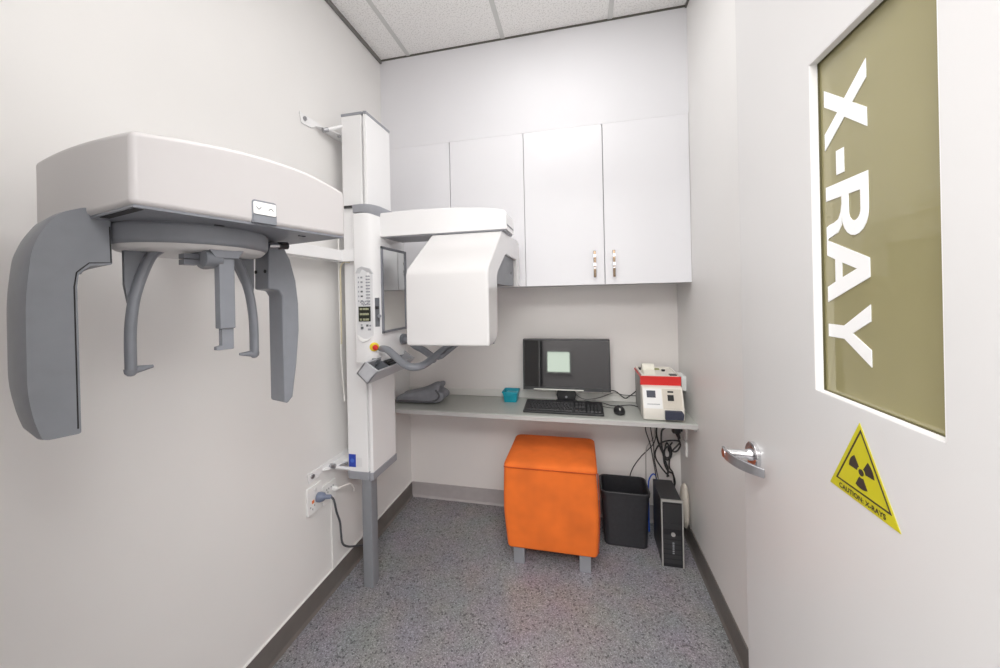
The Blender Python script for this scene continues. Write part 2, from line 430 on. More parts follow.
# desktop instrument with paper roll
t = thing('desktop_instrument', 'white and red desktop instrument with paper roll at the right end of the worktop', 'instrument', (1.60, -.17, DZ))
INSTRUMENT = t
ax0, ax1 = 1.502, 1.704
MB().prism([(-.25,DZ+.004),(-.25,.945),(-.03,.945),(-.03,DZ+.004)], 'x', ax0+.004, ax1-.004).build('housing', GREYBX, t, bevel=.003)
fp = [(-.318,DZ+.003),(-.322,DZ+.012),(-.322,.790),(-.285,.893),(-.270,.899),(-.235,.899),(-.235,DZ+.003)]
MB().prism(fp, 'x', ax0, ax1).build('front_housing', CREAM, t, bevel=.006)
b1 = MB(); b1.box(ax0-.002, ax1+.001, -.256, -.246, .899, .947)
b1.box(ax0-.002, ax0+.004, -.246, -.03, .936, .947)
b1.build('red_band', REDB, t, bevel=.002)
r = MB(); r.box(ax0+.004, ax1-.004, -.246, -.03, .945, .948)
r.box(ax0+.004, ax0+.009, -.246, -.03, .945, .956); r.box(ax1-.009, ax1-.004, -.246, -.03, .945, .956); r.box(ax0+.004, ax1-.004, -.035, -.03, .945, .956)
r.build('top_tray', CREAM, t, bevel=.001)
def slope(y): return .790 + (y+.322)/(.037)*(.103)
def onslope(m, x0, x1, s0, s1, lift=.002):       # s = 0..1 up the sloping face
    n = Vector((0,-.103,.037)).normalized(); P = lambda x, s: Vector((x, -.322+.037*s, .790+.103*s))
    lo = [P(x0,s0), P(x1,s0), P(x1,s1), P(x0,s1)]
    return m.loft([[p - n*.002 for p in lo], [p + n*lift for p in lo]])
onslope(MB(), 1.520,1.572,.50,.90).build('display_frame', OUTLETM, t)
onslope(MB(), 1.524,1.568,.53,.86,.003).build('display', NAVY, t)
onslope(MB(), 1.507,1.598,.03,.94,.0012).build('control_panel', OUTLETM, t)
mk = MB()
for i in range(12): onslope(mk, 1.525+i*.0052, 1.525+i*.0052+.0036, .20, .25, .0018)
mk.build('marking', MARKL, t)
onslope(MB(), 1.602,1.694,.02,.95,.0012).build('slot_panel', CREAM2, t)
m_ = MB(); onslope(m_,1.626,1.656,.40,.68,.003); onslope(m_,1.628,1.656,.78,.86,.003); m_.pieces('slot', BLACKG, t)
MB().prism(fillet([(1.606,.740),(1.606,.786),(1.612,.788),(1.688,.788),(1.697,.772),(1.694,.742)], .006), 'y', -.340, -.322).build('flap', NAVY, t, bevel=.004)
MB().tube([(1.62,-.135,.962),(1.51,-.135,.962)],.0,n=4,smooth=0) if False else None
pr_ = MB().cyl((1.525,-.15,.970),(1.588,-.15,.970),.026,n=24)
pr_.loft([[(1.527,-.176,.965),(1.586,-.176,.965),(1.586,-.1765,.966),(1.527,-.1765,.966)],[(1.527,-.228,.949),(1.586,-.228,.949),(1.586,-.228,.950),(1.527,-.228,.950)]])
s = pr_.build('paper_roll', PAPER, t)
k = MB(); k.cyl((1.645,-.12,.947),(1.645,-.12,.958),.010,n=14); k.box(1.655,1.69,-.235,-.205,.947,.953); k.box(1.52,1.535,-.095,-.06,.947,.958)
k.pieces('tray_fitting', BLACK, t)
s = B(1.595,1.632,-.085,-.060,.947,.953).build('green_strip', mat('green_dull', (.28,.30,.10), .5), t)

INSTRUMENT.location.y -= .014

# outlets on the right wall
def outlet_right(y0, y1, z0, z1, label, dep=.010):
    t = thing('power_outlet', label, 'power outlet', (W, (y0+y1)/2, (z0+z1)/2), 'white power outlets')
    MB().prism(rrect(y0,y1,z0,z1,.006), 'x', W-dep, W).build('plate', OUTLETM, t, bevel=.002)
    s = MB()
    for y in (y0+.02, y1-.032): s.box(W-dep-.002, W-dep, y, y+.012, z1-.026, z1-.014)
    s.pieces('switch', mat('switch_white', (.7,.7,.69), .35), t)
outlet_right(-.155, -.04, .842, .925, 'white power outlet on the wall just behind the white and red instrument', .024)
outlet_right(-.150, -.035, .566, .650, 'white outlet plate under the worktop, upper of two on the right wall')
outlet_right(-.150, -.035, .470, .552, 'white outlet plate under the worktop, lower of two on the right wall')

def cable(name, pts, r, m, label, cat='cable', n=8, group=None):
    return tag(MB().tube(pts, r, n=n, smooth=8).build(name, m), label, cat, group)
# cables on the worktop
cable('signal_cable', [(1.31,-.075,.80),(1.345,-.09,.815),(1.39,-.07,.805),(1.44,-.06,.765),(1.47,-.05,.775),(1.508,-.06,.81)], .0036, BLACK, 'black cable arching from the monitor over to the white and red instrument')
cable('signal_cable', [(1.13,-.045,.79),(1.19,-.05,.748),(1.25,-.04,.745),(1.31,-.035,.760),(1.38,-.03,.785),(1.44,-.03,.775),(1.51,-.035,.775)], .0026, mat('cable_grey', (.10,.10,.10), .5), 'thin grey cable crossing the worktop behind the mouse, highest in its middle')
cable('signal_cable', [(1.18,-.10,.738),(1.24,-.12,.734),(1.30,-.10,.742),(1.36,-.115,.7325),(1.42,-.105,.7325),(1.47,-.11,.739),(1.51,-.12,.7325)], .003, BLACK, 'black cable lying flat on the worktop behind the mouse')

# ------------------------------------------------------------------ under the worktop
# ottoman
t = thing('ottoman', 'orange velvet cube ottoman on silver legs under the worktop', 'ottoman', (1.02, -.30, 0))
def otto(dx, y0, y1, z0, z1, bulge):
    rings = []
    N = 10
    for k in range(N+1):
        s = k/N; z = z0+(z1-z0)*s
        e = bulge*math.sin(PI*s)
        xr = (.795-.014*min(1,s*2.2))-e*.4; xl = (1.25+.006*math.sin(PI*s))+e*.4
        rings.append([(x, y, z) for x, y in rrect(xr, xl, y0-e, y1+e, .022)])
    return rings
MB().loft(otto(0, -.510, -.105, .088, .508, .008)).build('body', ORANGE, t, bevel=.014, segs=4)
rings = []
for k, (z, i) in enumerate(((.502,.001),(.508,-.001),(.518,.001),(.526,.008),(.532,.022),(.536,.05),(.539,.10),(.540,.15))):
    rings.append([(x, y, z) for x, y in rrect(.781+i, 1.256-i, -.513+i, -.103-i, .03)])
MB().loft(rings).build('cushion_top', ORANGE, t)
s = MB().tube([(.783,-.506,.509),(.79,-.5145,.509),(1.245,-.5145,.509),(1.256,-.505,.509)], .0022, n=6, smooth=0).build('seam', mat('seam_orange', (.42,.05,.004), .9), t)
MB().tube([(1.2545,-.485,.10),(1.264,-.485,.30),(1.259,-.485,.50)], .0022, n=6, smooth=6).build('seam', MATS['seam_orange'], t)
for x0, x1 in ((.823,.881),(1.160,1.217)):
    for y0 in (-.492, -.185): B(x0, x1, y0, y0+.05, 0, .095).build('leg', mat('leg_silver', (.34,.35,.38), .35, metal=.5), t, bevel=.002)

# bin
t = thing('waste_bin', 'black plastic waste bin between orange ottoman and computer tower', 'bin', (1.412, -.17, 0))
def binr(z, ins=0):
    s = z/.305
    return [(x, y, z) for x, y in rrect(1.297-.013*s+ins, 1.524+.014*s-ins, -.268-.010*s+ins, -.098+.014*s-ins, .03)]
MB().loft([binr(.001,.006), binr(.006), binr(.285), binr(.286,-.004), binr(.303,-.005), binr(.306,-.002), binr(.303,.004), binr(.01,.006)]).build('tub', BINM, t)

# computer tower
t = thing('computer_tower', 'black and silver slim computer tower under the worktop by the right wall', 'computer', (1.624, -.26, 0))
B(1.574, 1.675, -.362, -.150, .002, .336).build('case', mat('case_black', (.035,.035,.037), .42), t, bevel=.003)
MB().prism(rrect(1.573,1.676,.001,.338,.006), 'y', -.372, -.360).build('front_panel', mat('panel_black', (.014,.014,.016), .35), t, bevel=.002)
fr = MB(); fr.box(1.5725,1.5785,-.3745,-.360,.001,.338); fr.box(1.6705,1.6765,-.3745,-.360,.001,.338); fr.box(1.5725,1.6765,-.3745,-.360,.331,.339)
fr.pieces('front_trim', SILVER, t, bevel=.001)
dr = MB(); dr.box(1.583,1.666,-.374,-.371,.225,.318); dr.box(1.583,1.666,-.374,-.371,.196,.220)
dr.pieces('drive_bay', mat('bay_black', (.028,.028,.030), .3), t, bevel=.001)
for k in range(6):
    B(1.583,1.666,-.3735,-.371,.020+k*.025,.020+k*.025+.019).build('vent_slat', MATS['bay_black'], t)
MB().cyl((1.627,-.371,.168),(1.627,-.3765,.168),.010).build('power_button', SILVER, t)
mk = MB()
for k, z in enumerate((.070,.081,.092,.103,.112,.122)): mk.box(1.623,1.631,-.3742,-.3735,z,z+.006)
mk.build('marking', MARKL, t)

# loose pale bundle beside the tower
t = thing('cream_pouch', 'pale cream pouch wedged between the black computer tower and right wall', 'pouch', (1.72, -.22, 0))
rings = []
for z, s in ((.10,.15),(.11,.45),(.16,.75),(.24,1.0),(.30,.85),(.335,.5),(.345,.15)):
    rings.append([(1.730+.022*s*math.cos(a), -.19+.05*s*math.sin(a)+.01*math.sin(z*30), z) for a in [2*PI*i/16 for i in range(16)]])
MB().loft(rings).build('pouch_body', POUCH, t)
# black transformer hanging behind the tower
# cables
pl = thing('power_cable', 'thick black plug and cable looping down to the computer tower', 'cable', (1.70, -.10, .60))
p = MB(); p.prism(rrect(1.694,1.738,-.115,-.070,.010), 'z', .585, .628); p.cyl((1.72,-.093,.587),(1.733,-.095,.550),.012,.007); p.cyl((1.735,-.093,.607),(1.7495,-.093,.607),.014); p.build('plug', BLACK, pl, bevel=.005)
MB().tube([(1.700,-.095,.618),(1.675,-.10,.620),(1.640,-.105,.602),(1.632,-.11,.56),(1.634,-.115,.50),(1.645,-.12,.44),(1.660,-.13,.39),(1.655,-.135,.345)], .0055, n=8).build('cord', BLACK, pl)
cable('power_cable', [(1.732,-.072,.545),(1.742,-.075,.505),(1.720,-.075,.47),(1.700,-.078,.475),(1.738,-.08,.525),(1.70,-.08,.535),(1.64,-.085,.520),(1.605,-.09,.475),(1.603,-.095,.43),(1.635,-.10,.375),(1.67,-.105,.335)], .0048, BLACK, 'black cable making the wide round loop above the computer tower')
cable('power_cable', [(1.645,-.045,.692),(1.625,-.048,.62),(1.618,-.05,.55),(1.640,-.052,.47),(1.668,-.055,.42),(1.695,-.058,.44),(1.690,-.06,.49),(1.660,-.06,.47),(1.655,-.06,.40),(1.675,-.06,.345),(1.700,-.06,.33),(1.712,-.06,.28),(1.70,-.06,.22),(1.69,-.06,.006)], .0055, BLACK, 'black cable hanging in a bunched coil from the worktop down behind the tower')
cable('power_cable', [(1.712,-.02,.50),(1.688,-.022,.46),(1.703,-.025,.42),(1.676,-.028,.395),(1.664,-.03,.44),(1.678,-.032,.50),(1.693,-.034,.45),(1.688,-.036,.36),(1.710,-.036,.31),(1.715,-.036,.15),(1.71,-.036,.006)], .0045, BLACK, 'knotted black cable bundle hanging at the right of the wide loop')
cable('thin_cable', [(1.560,-.035,.692),(1.572,-.04,.64),(1.557,-.05,.58),(1.578,-.07,.50),(1.588,-.10,.42),(1.592,-.160,.342)], .0032, BLACK, 'thin black cable dropping from the worktop, nearest the waste bin')
cable('thin_cable', [(1.585,-.03,.692),(1.585,-.04,.62),(1.590,-.045,.56),(1.598,-.065,.49),(1.596,-.09,.42),(1.602,-.160,.342)], .0030, BLACK, 'thin black cable dropping straight to the back of the computer tower')
cable('thin_cable', [(1.598,-.02,.692),(1.606,-.02,.63),(1.614,-.02,.57),(1.607,-.02,.52),(1.578,-.02,.48),(1.560,-.02,.40),(1.560,-.02,.006)], .0028, mat('cable_pale', (.45,.43,.42), .5), 'thin pale grey cable hanging beside the black ones above the tower')
cable('thin_cable', [(1.625,-.010,.545),(1.61,-.010,.485),(1.575,-.010,.44),(1.53,-.010,.39),(1.48,-.010,.31),(1.462,-.010,.22),(1.455,-.022,.006)], .0028, BLACK, 'thin black cable slanting down the back wall into the gap behind the bin')
cable('network_cable', [(1.596,-.142,.33),(1.590,-.138,.352),(1.576,-.13,.350),(1.560,-.12,.315),(1.556,-.115,.27),(1.556,-.11,.15),(1.556,-.11,.005)], .0038, BLUEC, 'bright blue network cable between the bin and the computer tower')

# ------------------------------------------------------------------ left wall: outlets, plug, conduit
def outlet_left(y0, y1, z0, z1, label):
    t = thing('wall_outlet', label, 'power outlet', (0, (y0+y1)/2, (z0+z1)/2), 'outlets low on the left wall')
    MB().prism(rrect(y0,y1,z0,z1,.006), 'x', 0, .010).build('plate', OUTLETM, t, bevel=.002)
    return t
t = outlet_left(-.992, -.903, .445, .566, 'white wall outlet low on the left wall holding the grey plug')
s = MB(); s.box(.010,.013,-.952,-.938,.535,.550); s.pieces('switch', MATS['switch_white'], t)
B(.010,.0125,-.968,-.956,.492,.505).build('indicator', ORLED, t)
q = MB()
for dy, dz in ((0,0),(.012,.012),(-.012,.012)): q.box(.010,.0106,-.965+dy,-.962+dy,.462+dz,.470+dz)
q.pieces('socket_hole', MARK, t)
t = outlet_left(-.897, -.806, .440, .530, 'white wall outlet with a white plug, behind the grey plug')
q = MB()
for y in (-.865,-.835):
    for dy, dz in ((0,0),(.007,.014),(-.007,.014)): q.box(.010,.0106,y+dy-.002,y+dy+.002,.485+dz,.493+dz)
q.pieces('socket_hole', MARK, t)
t = thing('plug_lead', 'grey plug and dark cord drooping from the left wall outlet to the skirting', 'power cord', (.02, -.935, .50))
p = MB(); p.lathe((.010,-.932,.503), (1,.25,0), [(0,.020),(.012,.022),(.028,.018),(.036,.010),(.058,.009),(.062,.006)]); p.build('plug', PLUGG, t)
MB().tube([(.066,-.918,.503),(.078,-.912,.485),(.082,-.900,.425),(.072,-.865,.354),(.062,-.846,.285),(.052,-.822,.222),(.042,-.765,.168),(.032,-.69,.118),(.028,-.62,.07),(.028,-.58,.006)], .0048, n=8).build('cord', mat('cord_dark', (.07,.075,.085), .5), t)
t = thing('white_plug', 'short white cord and plug hanging from the second left wall outlet', 'plug', (.02, -.82, .48))
p = MB(); p.lathe((.010,-.826,.488), (1,.1,0), [(0,.012),(.016,.012),(.024,.006)]); p.build('plug_body', OUTLETM, t)
MB().tube([(.034,-.824,.488),(.055,-.80,.492),(.066,-.77,.485),(.066,-.745,.45),(.062,-.742,.435)], .0042, n=8).build('cord', mat('cord_white', (.72,.69,.66), .5), t)
t = thing('cable_conduit', 'slim white cable cover running down the left wall below the outlets', 'cable cover', (0, -.823, .10))
MB().box(0,.007,-.836,-.812,.104,.445).build('cover', WALL, t, bevel=.001)

# ------------------------------------------------------------------ panoramic + cephalometric x-ray machine
M = thing('xray_machine', 'white and grey dental x-ray machine on a tall column fixed to the left wall', 'x-ray machine', (.17, -.74, 0))
# column
colm = MB()
colm.prism([(.065,-.785),(.173,-.785),(.174,-.772),(.184,-.772),(.185,-.787),(.200,-.783),(.200,-.564),(.065,-.564)], 'z', .552, 2.292)
column = colm.build('column', WHITEP, M, bevel=.003)
B(.1735,.1845,-.7722,-.769,.625,2.245).build('groove', BLACKG, column)
cap = MB().prism([(.065,-.786),(.176,-.786),(.180,-.778),(.186,-.789),(.201,-.785),(.201,-.563),(.065,-.563)], 'z', 2.292, 2.304).build('top_cap', GREYL, column)
cap = MB().prism([(.064,-.788),(.174,-.788),(.180,-.780),(.187,-.791),(.203,-.786),(.203,-.562),(.064,-.562)], 'z', .520, .558).build('bottom_cap', GREYL, column, bevel=.003)
lb = B(.069,.107,-.7862,-.7845,.578,.640).build('rating_label', BLUE, column); lb['label'] = 'blue square label'
lbm = MB(); lbm.cyl((.088,-.7862,.609),(.088,-.7867,.609),.010,n=16); lbm.build('rating_mark', mat('label_pale_blue', (.05,.14,.60), .4), column)
B(.112,.140,-.7856,-.7845,.582,.625).build('notice_label', mat('label_pale', (.74,.74,.75), .4), column)
MB().prism(rrect(.134,.187,-.786,-.730,.006), 'z', 0, .52).build('foot_post', LEGM, M, bevel=.001)
# wall brackets
def bracket(name, z, dz, sgn):
    b = MB()
    b.prism([(-.985,z+.024),(-.975,z-.022),(-.915,z-.018),(-.875,z+.004*sgn),(-.56,z+.004*sgn),(-.56,z+.024)], 'x', .001, .005)
    b.prism([(.001,-.895),(.03,-.875),(.062,-.78),(.064,-.57),(.001,-.57)], 'z', z-.002+.002*sgn, z+.004)
    b.cyl((.035,-.850,z-.001),(.070,-.776,z+.046*sgn-(.0 if sgn > 0 else -.004)),.008)
    o = b.build(name, WHITEP, M, bevel=.001)
    s = MB()
    s.cyl((.005,-.958,z+.004),(.012,-.958,z+.004),.010,n=6); s.cyl((.026,-.866,z-.010*sgn),(.037,-.846,z+.0005),.011,n=12); s.cyl((.05,-.79,z-.01),(.062,-.79,z-.01),.007,n=6)
    s.pieces('bolt', STEEL, o)
bracket('wall_bracket', 2.205, 0, 1)
bracket('wall_bracket', .605, 0, -1)
# thin wires beside the column
MB().tube([(.055,-.79,1.83),(.048,-.795,1.80),(.046,-.80,1.6),(.047,-.80,1.3),(.050,-.80,1.1),(.055,-.79,.9)], .0035, n=6).build('wire', mat('wire_white', (.78,.77,.74), .5), M)
MB().tube([(.105,-.80,1.575),(.075,-.80,1.578),(.056,-.80,1.55),(.054,-.80,1.48),(.054,-.80,1.38),(.052,-.80,1.18)], .004, n=6).build('wire', WIREY, M)
B(.075,.150,-.795,-.786,1.840,1.852).build('cable_clip', BLACK, M)

# carriage
cprof = [(.146,-.79),(.146,-.824),(.152,-.832),(.195,-.838),(.230,-.833),(.252,-.818),(.264,-.79),(.264,-.545),(.203,-.545),(.203,-.79)]
carr = MB().prism(cprof, 'z', 1.095, 1.802).build('carriage', WHITEP, M, bevel=.006)
arch = lambda x: -.020*max(0,(x-.19)/.074)**1.5
ring = lambda z, k=0, a=1: [(x+(.010 if x > .2 else 0)*k, y-(.004*k if y < -.7 else 0), z+a*arch(x)) for x, y in cprof]
MB().loft([ring(1.806), ring(1.838,1,.4), ring(1.843,.9,.4)]).build('carriage_cap', GREYL, carr, bevel=.003)
# control panel on the carriage front
def fy(x): # front face y of the carriage
    P = [(.146,-.824),(.152,-.832),(.195,-.838),(.230,-.833),(.252,-.818),(.264,-.79)]
    for (a, ya), (b, yb) in zip(P, P[1:]):
        if a <= x <= b: return ya+(yb-ya)*(x-a)/(b-a)
    return -.83
def front_plate(m, pts, lift=.002):
    return m.loft([[(x, fy(x)+.003, z) for x, z in pts], [(x, fy(x)-lift, z) for x, z in pts]])
px0, px1 = .168, .243
cp = front_plate(MB(), [(px0,1.225),(.180,1.203),(.200,1.193),(.222,1.201),(px1,1.222),(px1,1.525),(.235,1.540),(.20,1.551),(.178,1.541),(px0,1.527)], .003).build('control_panel', mat('panel_white', (.74,.745,.76), .3), carr)
front_plate(MB(), [(px0-.004,1.518),(px1+.004,1.514),(.235,1.538),(.20,1.549),(.178,1.541)], .008).build('panel_hood', mat('hood_grey', (.58,.59,.61), .35), cp)
front_plate(MB(), [(px0-.002,1.228),(.18,1.205),(.20,1.196),(.222,1.204),(px1+.002,1.224)], .006).build('panel_wedge', OUTLETM, cp)
def fq(m, x0, x1, z0, z1, lift=.0042): return front_plate(m, [(x0,z0),(x1,z0),(x1,z1),(x0,z1)], lift)
fq(MB(), .178,.234,1.292,1.362,.0072).build('display', mat('display_dark', (.02,.022,.016), .2), cp)
sg = MB(); rr = random.Random(5)
for zz in (1.350,1.326,1.301):
    for xx in (.186,.202,.216): fq(sg, xx, xx+.008+.005*rr.random(), zz-.004, zz+.005, .0082)
sg.build('display_digit', mat('display_digit', (.34,.35,.22), .4), cp)
kb = MB(); kd = MB()
for r_ in range(6):
    z = 1.498-r_*.022
    for x in (.176,.190):
        fq(kd if (x > .18 and r_ in (3,4)) else kb, x, x+(.010 if x > .18 else .004), z-.004, z+.004)
for r_ in range(10):
    z = 1.503-r_*.0145
    for x in (.216,.226): fq(kb, x, x+.007, z-.003, z+.003)
for x, z in ((.186,1.382),(.193,1.374),(.201,1.369),(.210,1.370),(.219,1.376),(.226,1.383),(.199,1.384),(.209,1.385),(.204,1.377)): fq(kb, x, x+.005, z-.003, z+.004)
fq(kd,.187,.199,1.256,1.268); fq(kd,.214,.224,1.268,1.278); fq(kb,.222,.234,1.250,1.259); fq(kb,.187,.195,1.273,1.279); fq(kb,.229,.235,1.268,1.276)
kb.build('keypad_marking', mat('mark_mid_grey', (.30,.31,.34), .5), cp); kd.pieces('keypad_button', MARK, cp)
# emergency stop
e = MB().lathe((.2440,-.8230,1.172), (.55,-1,0), [(0,.0),(0,.021),(.004,.021),(.005,.0185)]).build('emergency_stop', YELLOW, carr)
MB().lathe((.2470,-.8280,1.172), (.8,-1,0), [(0,.007),(.012,.007)], n=16).build('stop_stem', BLACK, e)
s = MB().lathe((.2570,-.8380,1.172), (.8,-1,0), [(0,.009),(.003,.0125),(.012,.0125),(.016,.009),(.017,.001)], n=20).build('stop_button', RED, e)
# slider on the right corner of the carriage
sl = front_plate(MB(), [(.2505,1.265),(.2605,1.265),(.2605,1.402),(.2505,1.402)], .003).build('slider_track', GREYM, carr, bevel=.002)
MB().cyl((.258,-.803,1.315),(.270,-.814,1.315),.008,n=14).build('slider_knob', GREYL, sl)
front_plate(MB(), [(.2515,1.348),(.2595,1.348),(.2595,1.362),(.2515,1.362)], .0045).build('slider_mark', BLACK, sl)
# mirror on the right face
mi = B(.266,.2685,-.776,-.556,1.243,1.636).build('mirror', MIRRORM, M, smooth=False)
f = MB(); f.box(.2645,.273,-.788,-.776,1.230,1.648); f.box(.2645,.273,-.556,-.542,1.230,1.648); f.box(.2645,.273,-.788,-.542,1.636,1.648); f.box(.2645,.273,-.788,-.542,1.232,1.243)
f.build('mirror_frame', FRAMEM, mi, bevel=.001)
# support arm
aprof = fillet([(.25,1.692),(.25,1.806),(.45,1.810),(.64,1.806),(.80,1.792),(.872,1.778),(.880,1.765),(.880,1.694)], [.004,.008,0,0,.1,.012,.004,.004])
arm = MB().prism(aprof, 'y', -.785, -.600).build('support_arm', WHITEP, M, bevel=.006)
B(.285,.872,-.778,-.606,1.688,1.693).build('arm_underside', GREYL, arm, smooth=False)
B(.8795,.8812,-.765,-.62,1.712,1.718).build('arm_marking', MARK, arm)
# tube head hood: an inverted U seen from its open end
outer = [(-1.060,1.213),(-1.056,1.484),(-1.051,1.500),(-1.038,1.515),(-.80,1.680),(-.785,1.684),(-.76,1.690),(-.40,1.700),(-.355,1.690),(-.340,1.660),(-.335,1.446)]
inner = [(-.425,1.443),(-.428,1.590),(-.70,1.590),(-.735,1.580),(-.885,1.500),(-.905,1.480),(-.915,1.255),(-.930,1.232),(-.955,1.216),(-1.0,1.213)]
hood = MB().prism(outer+inner, 'x', .530, .862).build('tube_head_hood', WHITEH, M, bevel=.008, segs=4)
MB().prism([(-.424,1.450),(-.424,1.592),(-.70,1.592),(-.735,1.582),(-.886,1.502),(-.907,1.482),(-.907,1.450)], 'x', .540, .842).build('tube_head_core', GREYM, hood)
MB().cyl((.842,-.50,1.515),(.844,-.50,1.515),.007,n=12).build('core_screw', BLACK, hood)
MB().prism([(-.955,1.2165),(-.93,1.2325),(-.915,1.2555),(-.909,1.2555),(-.922,1.226),(-.955,1.209)], 'x', .56, .855).build('hood_edge_trim', GREYM, hood)
# handles
h1 = [(.258,-.79,1.158),(.292,-.836,1.166),(.336,-.865,1.165),(.392,-.90,1.144),(.455,-.93,1.114),(.495,-.925,1.103),(.53,-.89,1.110),(.565,-.80,1.148),(.60,-.74,1.180),(.63,-.68,1.215)]
hd = MB().tube(h1, lambda t_: .0128+.0037*min(1,t_*4), n=16).build('patient_handle', GREYP, M)
h2 = [(.262,-.59,1.180),(.33,-.63,1.172),(.38,-.68,1.158),(.451,-.735,1.145),(.52,-.80,1.128),(.545,-.84,1.12)]
MB().tube(h2, .0165, n=16).build('patient_handle', GREYP, M)
MB().lathe((.264,-.59,1.180),(1,-.3,0),[(0,.028),(.02,.028),(.024,.02)]).build('handle_mount', GREYM, M)
hp = [(.548,-.81,1.128),(.560,-.830,1.126),(.585,-.825,1.132),(.655,-.70,1.20),(.645,-.66,1.215),(.60,-.66,1.21)]
MB().loft([[(x,y,z-.012) for x,y,z in hp],[(x,y,z+.010) for x,y,z in hp]]).build('chin_rest_plate', GREYM, M, bevel=.006)
MB().cyl((.615,-.68,1.205),(.615,-.68,1.30),.022,n=18).build('chin_rest_post', GREYM, M)
MB().cyl((.267,-.72,1.15),(.2635,-.72,1.15),.006,n=10).build('carriage_screw', BLACK, carr)
# accessory tray, tilted towards the patient, open on its upper right side
A_, B_, C_, D_ = Vector((.214,1.068)), Vector((.268,1.020)), Vector((.322,1.078)), Vector((.258,1.120))
def tray_ring(y, k=1.0, dz=0):
    c_ = (A_+B_+C_+D_)/4
    return lambda p: ((c_+(p-c_)*k).x, y, (c_+(p-c_)*k).y+dz)
tr = MB()
th = .008
def plate(m, p, q, y0, y1, inward):
    d = Vector(inward).normalized()*th
    m.loft([[(p.x,y,p.y),(q.x,y,q.y),(q.x+d.x,y,q.y+d.y),(p.x+d.x,y,p.y+d.y)] for y in (y0,y1)])
Y0, Y1 = -.922, -.565
inn = (.0, 1.0)
plate(tr, A_, B_, Y0, Y1, (.6,.75)); plate(tr, B_, C_, Y0, Y1, (-.75,.7)); plate(tr, A_, D_, Y0, Y1, (.6,-.75))
for y0, y1 in ((Y0, Y0+.012), (Y1-.012, Y1)): tr.loft([[(p.x,y,p.y) for p in (A_,B_,C_,D_)] for y in (y0,y1)])
tray = tr.build('accessory_tray', mat('tray_grey', (.50,.51,.54), .35, noise=.02), M, bevel=.002)
dv = MB()
for y in (-.80, -.68): dv.loft([[(p.x,yy,p.y) for p in (A_+Vector((.012,.002)),B_+Vector((0,.014)),C_+Vector((-.012,-.004)),D_+Vector((-.002,-.016)))] for yy in (y, y+.008)])
dv.pieces('tray_divider', GREYM, tray)
db = MB(); db.loft([[(p.x,yy,p.y) for p in (A_+Vector((.016,-.002)),B_+Vector((.002,.012)),B_+Vector((.014,.026)),A_+Vector((.026,.010)))] for yy in (-.79, -.69)])
db.build('tray_lining', BLACK, tray)
sp = MB(); sp.box(.262,.296,-.775,-.70,1.074,1.084); sp.tube([(.285,-.79,1.09),(.305,-.78,1.10),(.315,-.74,1.098),(.312,-.70,1.10),(.298,-.68,1.105)], .006, n=8)
sp.build('tray_insert', BLACK, tray)
MB().prism([(.204,1.095),(.260,1.095),(.262,1.118),(.204,1.118)], 'y', -.83, -.56).build('tray_mount', GREYM, M)

# cephalostat: local axes u (along the beam, towards the column), v (towards the left wall)
OX, OY = .38398, -1.68712
d2, d1 = Vector((.28698,.95794)), Vector((-.95794,.28698))
def LW(u, v, z): return Vector((OX+u*d2.x+v*d1.x, OY+u*d2.y+v*d1.y, z))
# long white carrying arm from the carriage
beam = MB()
beam.loft([[(.030,y,1.581),(.085,y,1.581),(.085,y,1.632),(.030,y,1.632)] for y in (-1.52,-.79)])
ceph_arm = beam.build('cephalostat_arm', WHITEP, M, bevel=.003)
bk = MB(); bk.box(.030,.146,-.822,-.788,1.578,1.636); bk.loft([[(.03,-1.54,z),(.26,-1.50,z),(.22,-1.40,z),(.03,-1.40,z)] for z in (1.575,1.64)])
bk.pieces('arm_joint', WHITEP, ceph_arm, bevel=.003)
# housing (domed box)
C0 = Vector((.5235,-1.922)); C1 = Vector((.633,-1.556)); dn = Vector((-.9749,.2225)); WD = .418
def FP(a, b): # a along C0->C1, b along the near face
    p = C0 + (C1-C0)*a + dn*(WD*b); return p
hs = MB(); N = 14
top = lambda a, b: 1.666 + .022*math.sin(PI*min(1,a*.95)) + .026*math.sin(PI*.60*b) - .010*max(0,a-.75)*4*a
g = [[None]*(N+1) for _ in range(N+1)]; gb = [[None]*(N+1) for _ in range(N+1)]
for i in range(N+1):
    for j in range(N+1):
        p = FP(i/N, j/N); g[i][j] = hs.bm.verts.new((p.x, p.y, top(i/N, j/N)))
        if i in (0,N) or j in (0,N): gb[i][j] = hs.bm.verts.new((p.x, p.y, 1.552))
for i in range(N):
    for j in range(N): hs.bm.faces.new([g[i][j],g[i+1][j],g[i+1][j+1],g[i][j+1]])
for i in range(N):
    for j in (0,N): hs.bm.faces.new([g[i][j],g[i+1][j],gb[i+1][j],gb[i][j]])
    for j in (0,N): hs.bm.faces.new([g[j][i],g[j][i+1],gb[j][i+1],gb[j][i]])
hs.bm.faces.new([gb[i][0] for i in range(N+1)]+[gb[N][j] for j in range(1,N+1)]+[gb[i][N] for i in range(N-1,-1,-1)]+[gb[0][j] for j in range(N-1,0,-1)])
house = hs.build('cephalostat_housing', CEPHW, M, bevel=.010, segs=4)
up = MB()
ins = [FP(.012,.012),FP(.988,.012),FP(.988,.985),FP(.012,.985)]
up.loft([[(p.x,p.y,z) for p in ins] for z in (1.549,1.5535)])
up.build('underside_panel', GREYD, house)
sl = MB(); ps = [FP(.02,.03),FP(.05,.03),FP(.05,.33),FP(.02,.33)]
sl.loft([[(p.x,p.y,z) for p in ps] for z in (1.5478,1.550)]); sl.build('underside_slot', BLACKG, house)
sl = MB()
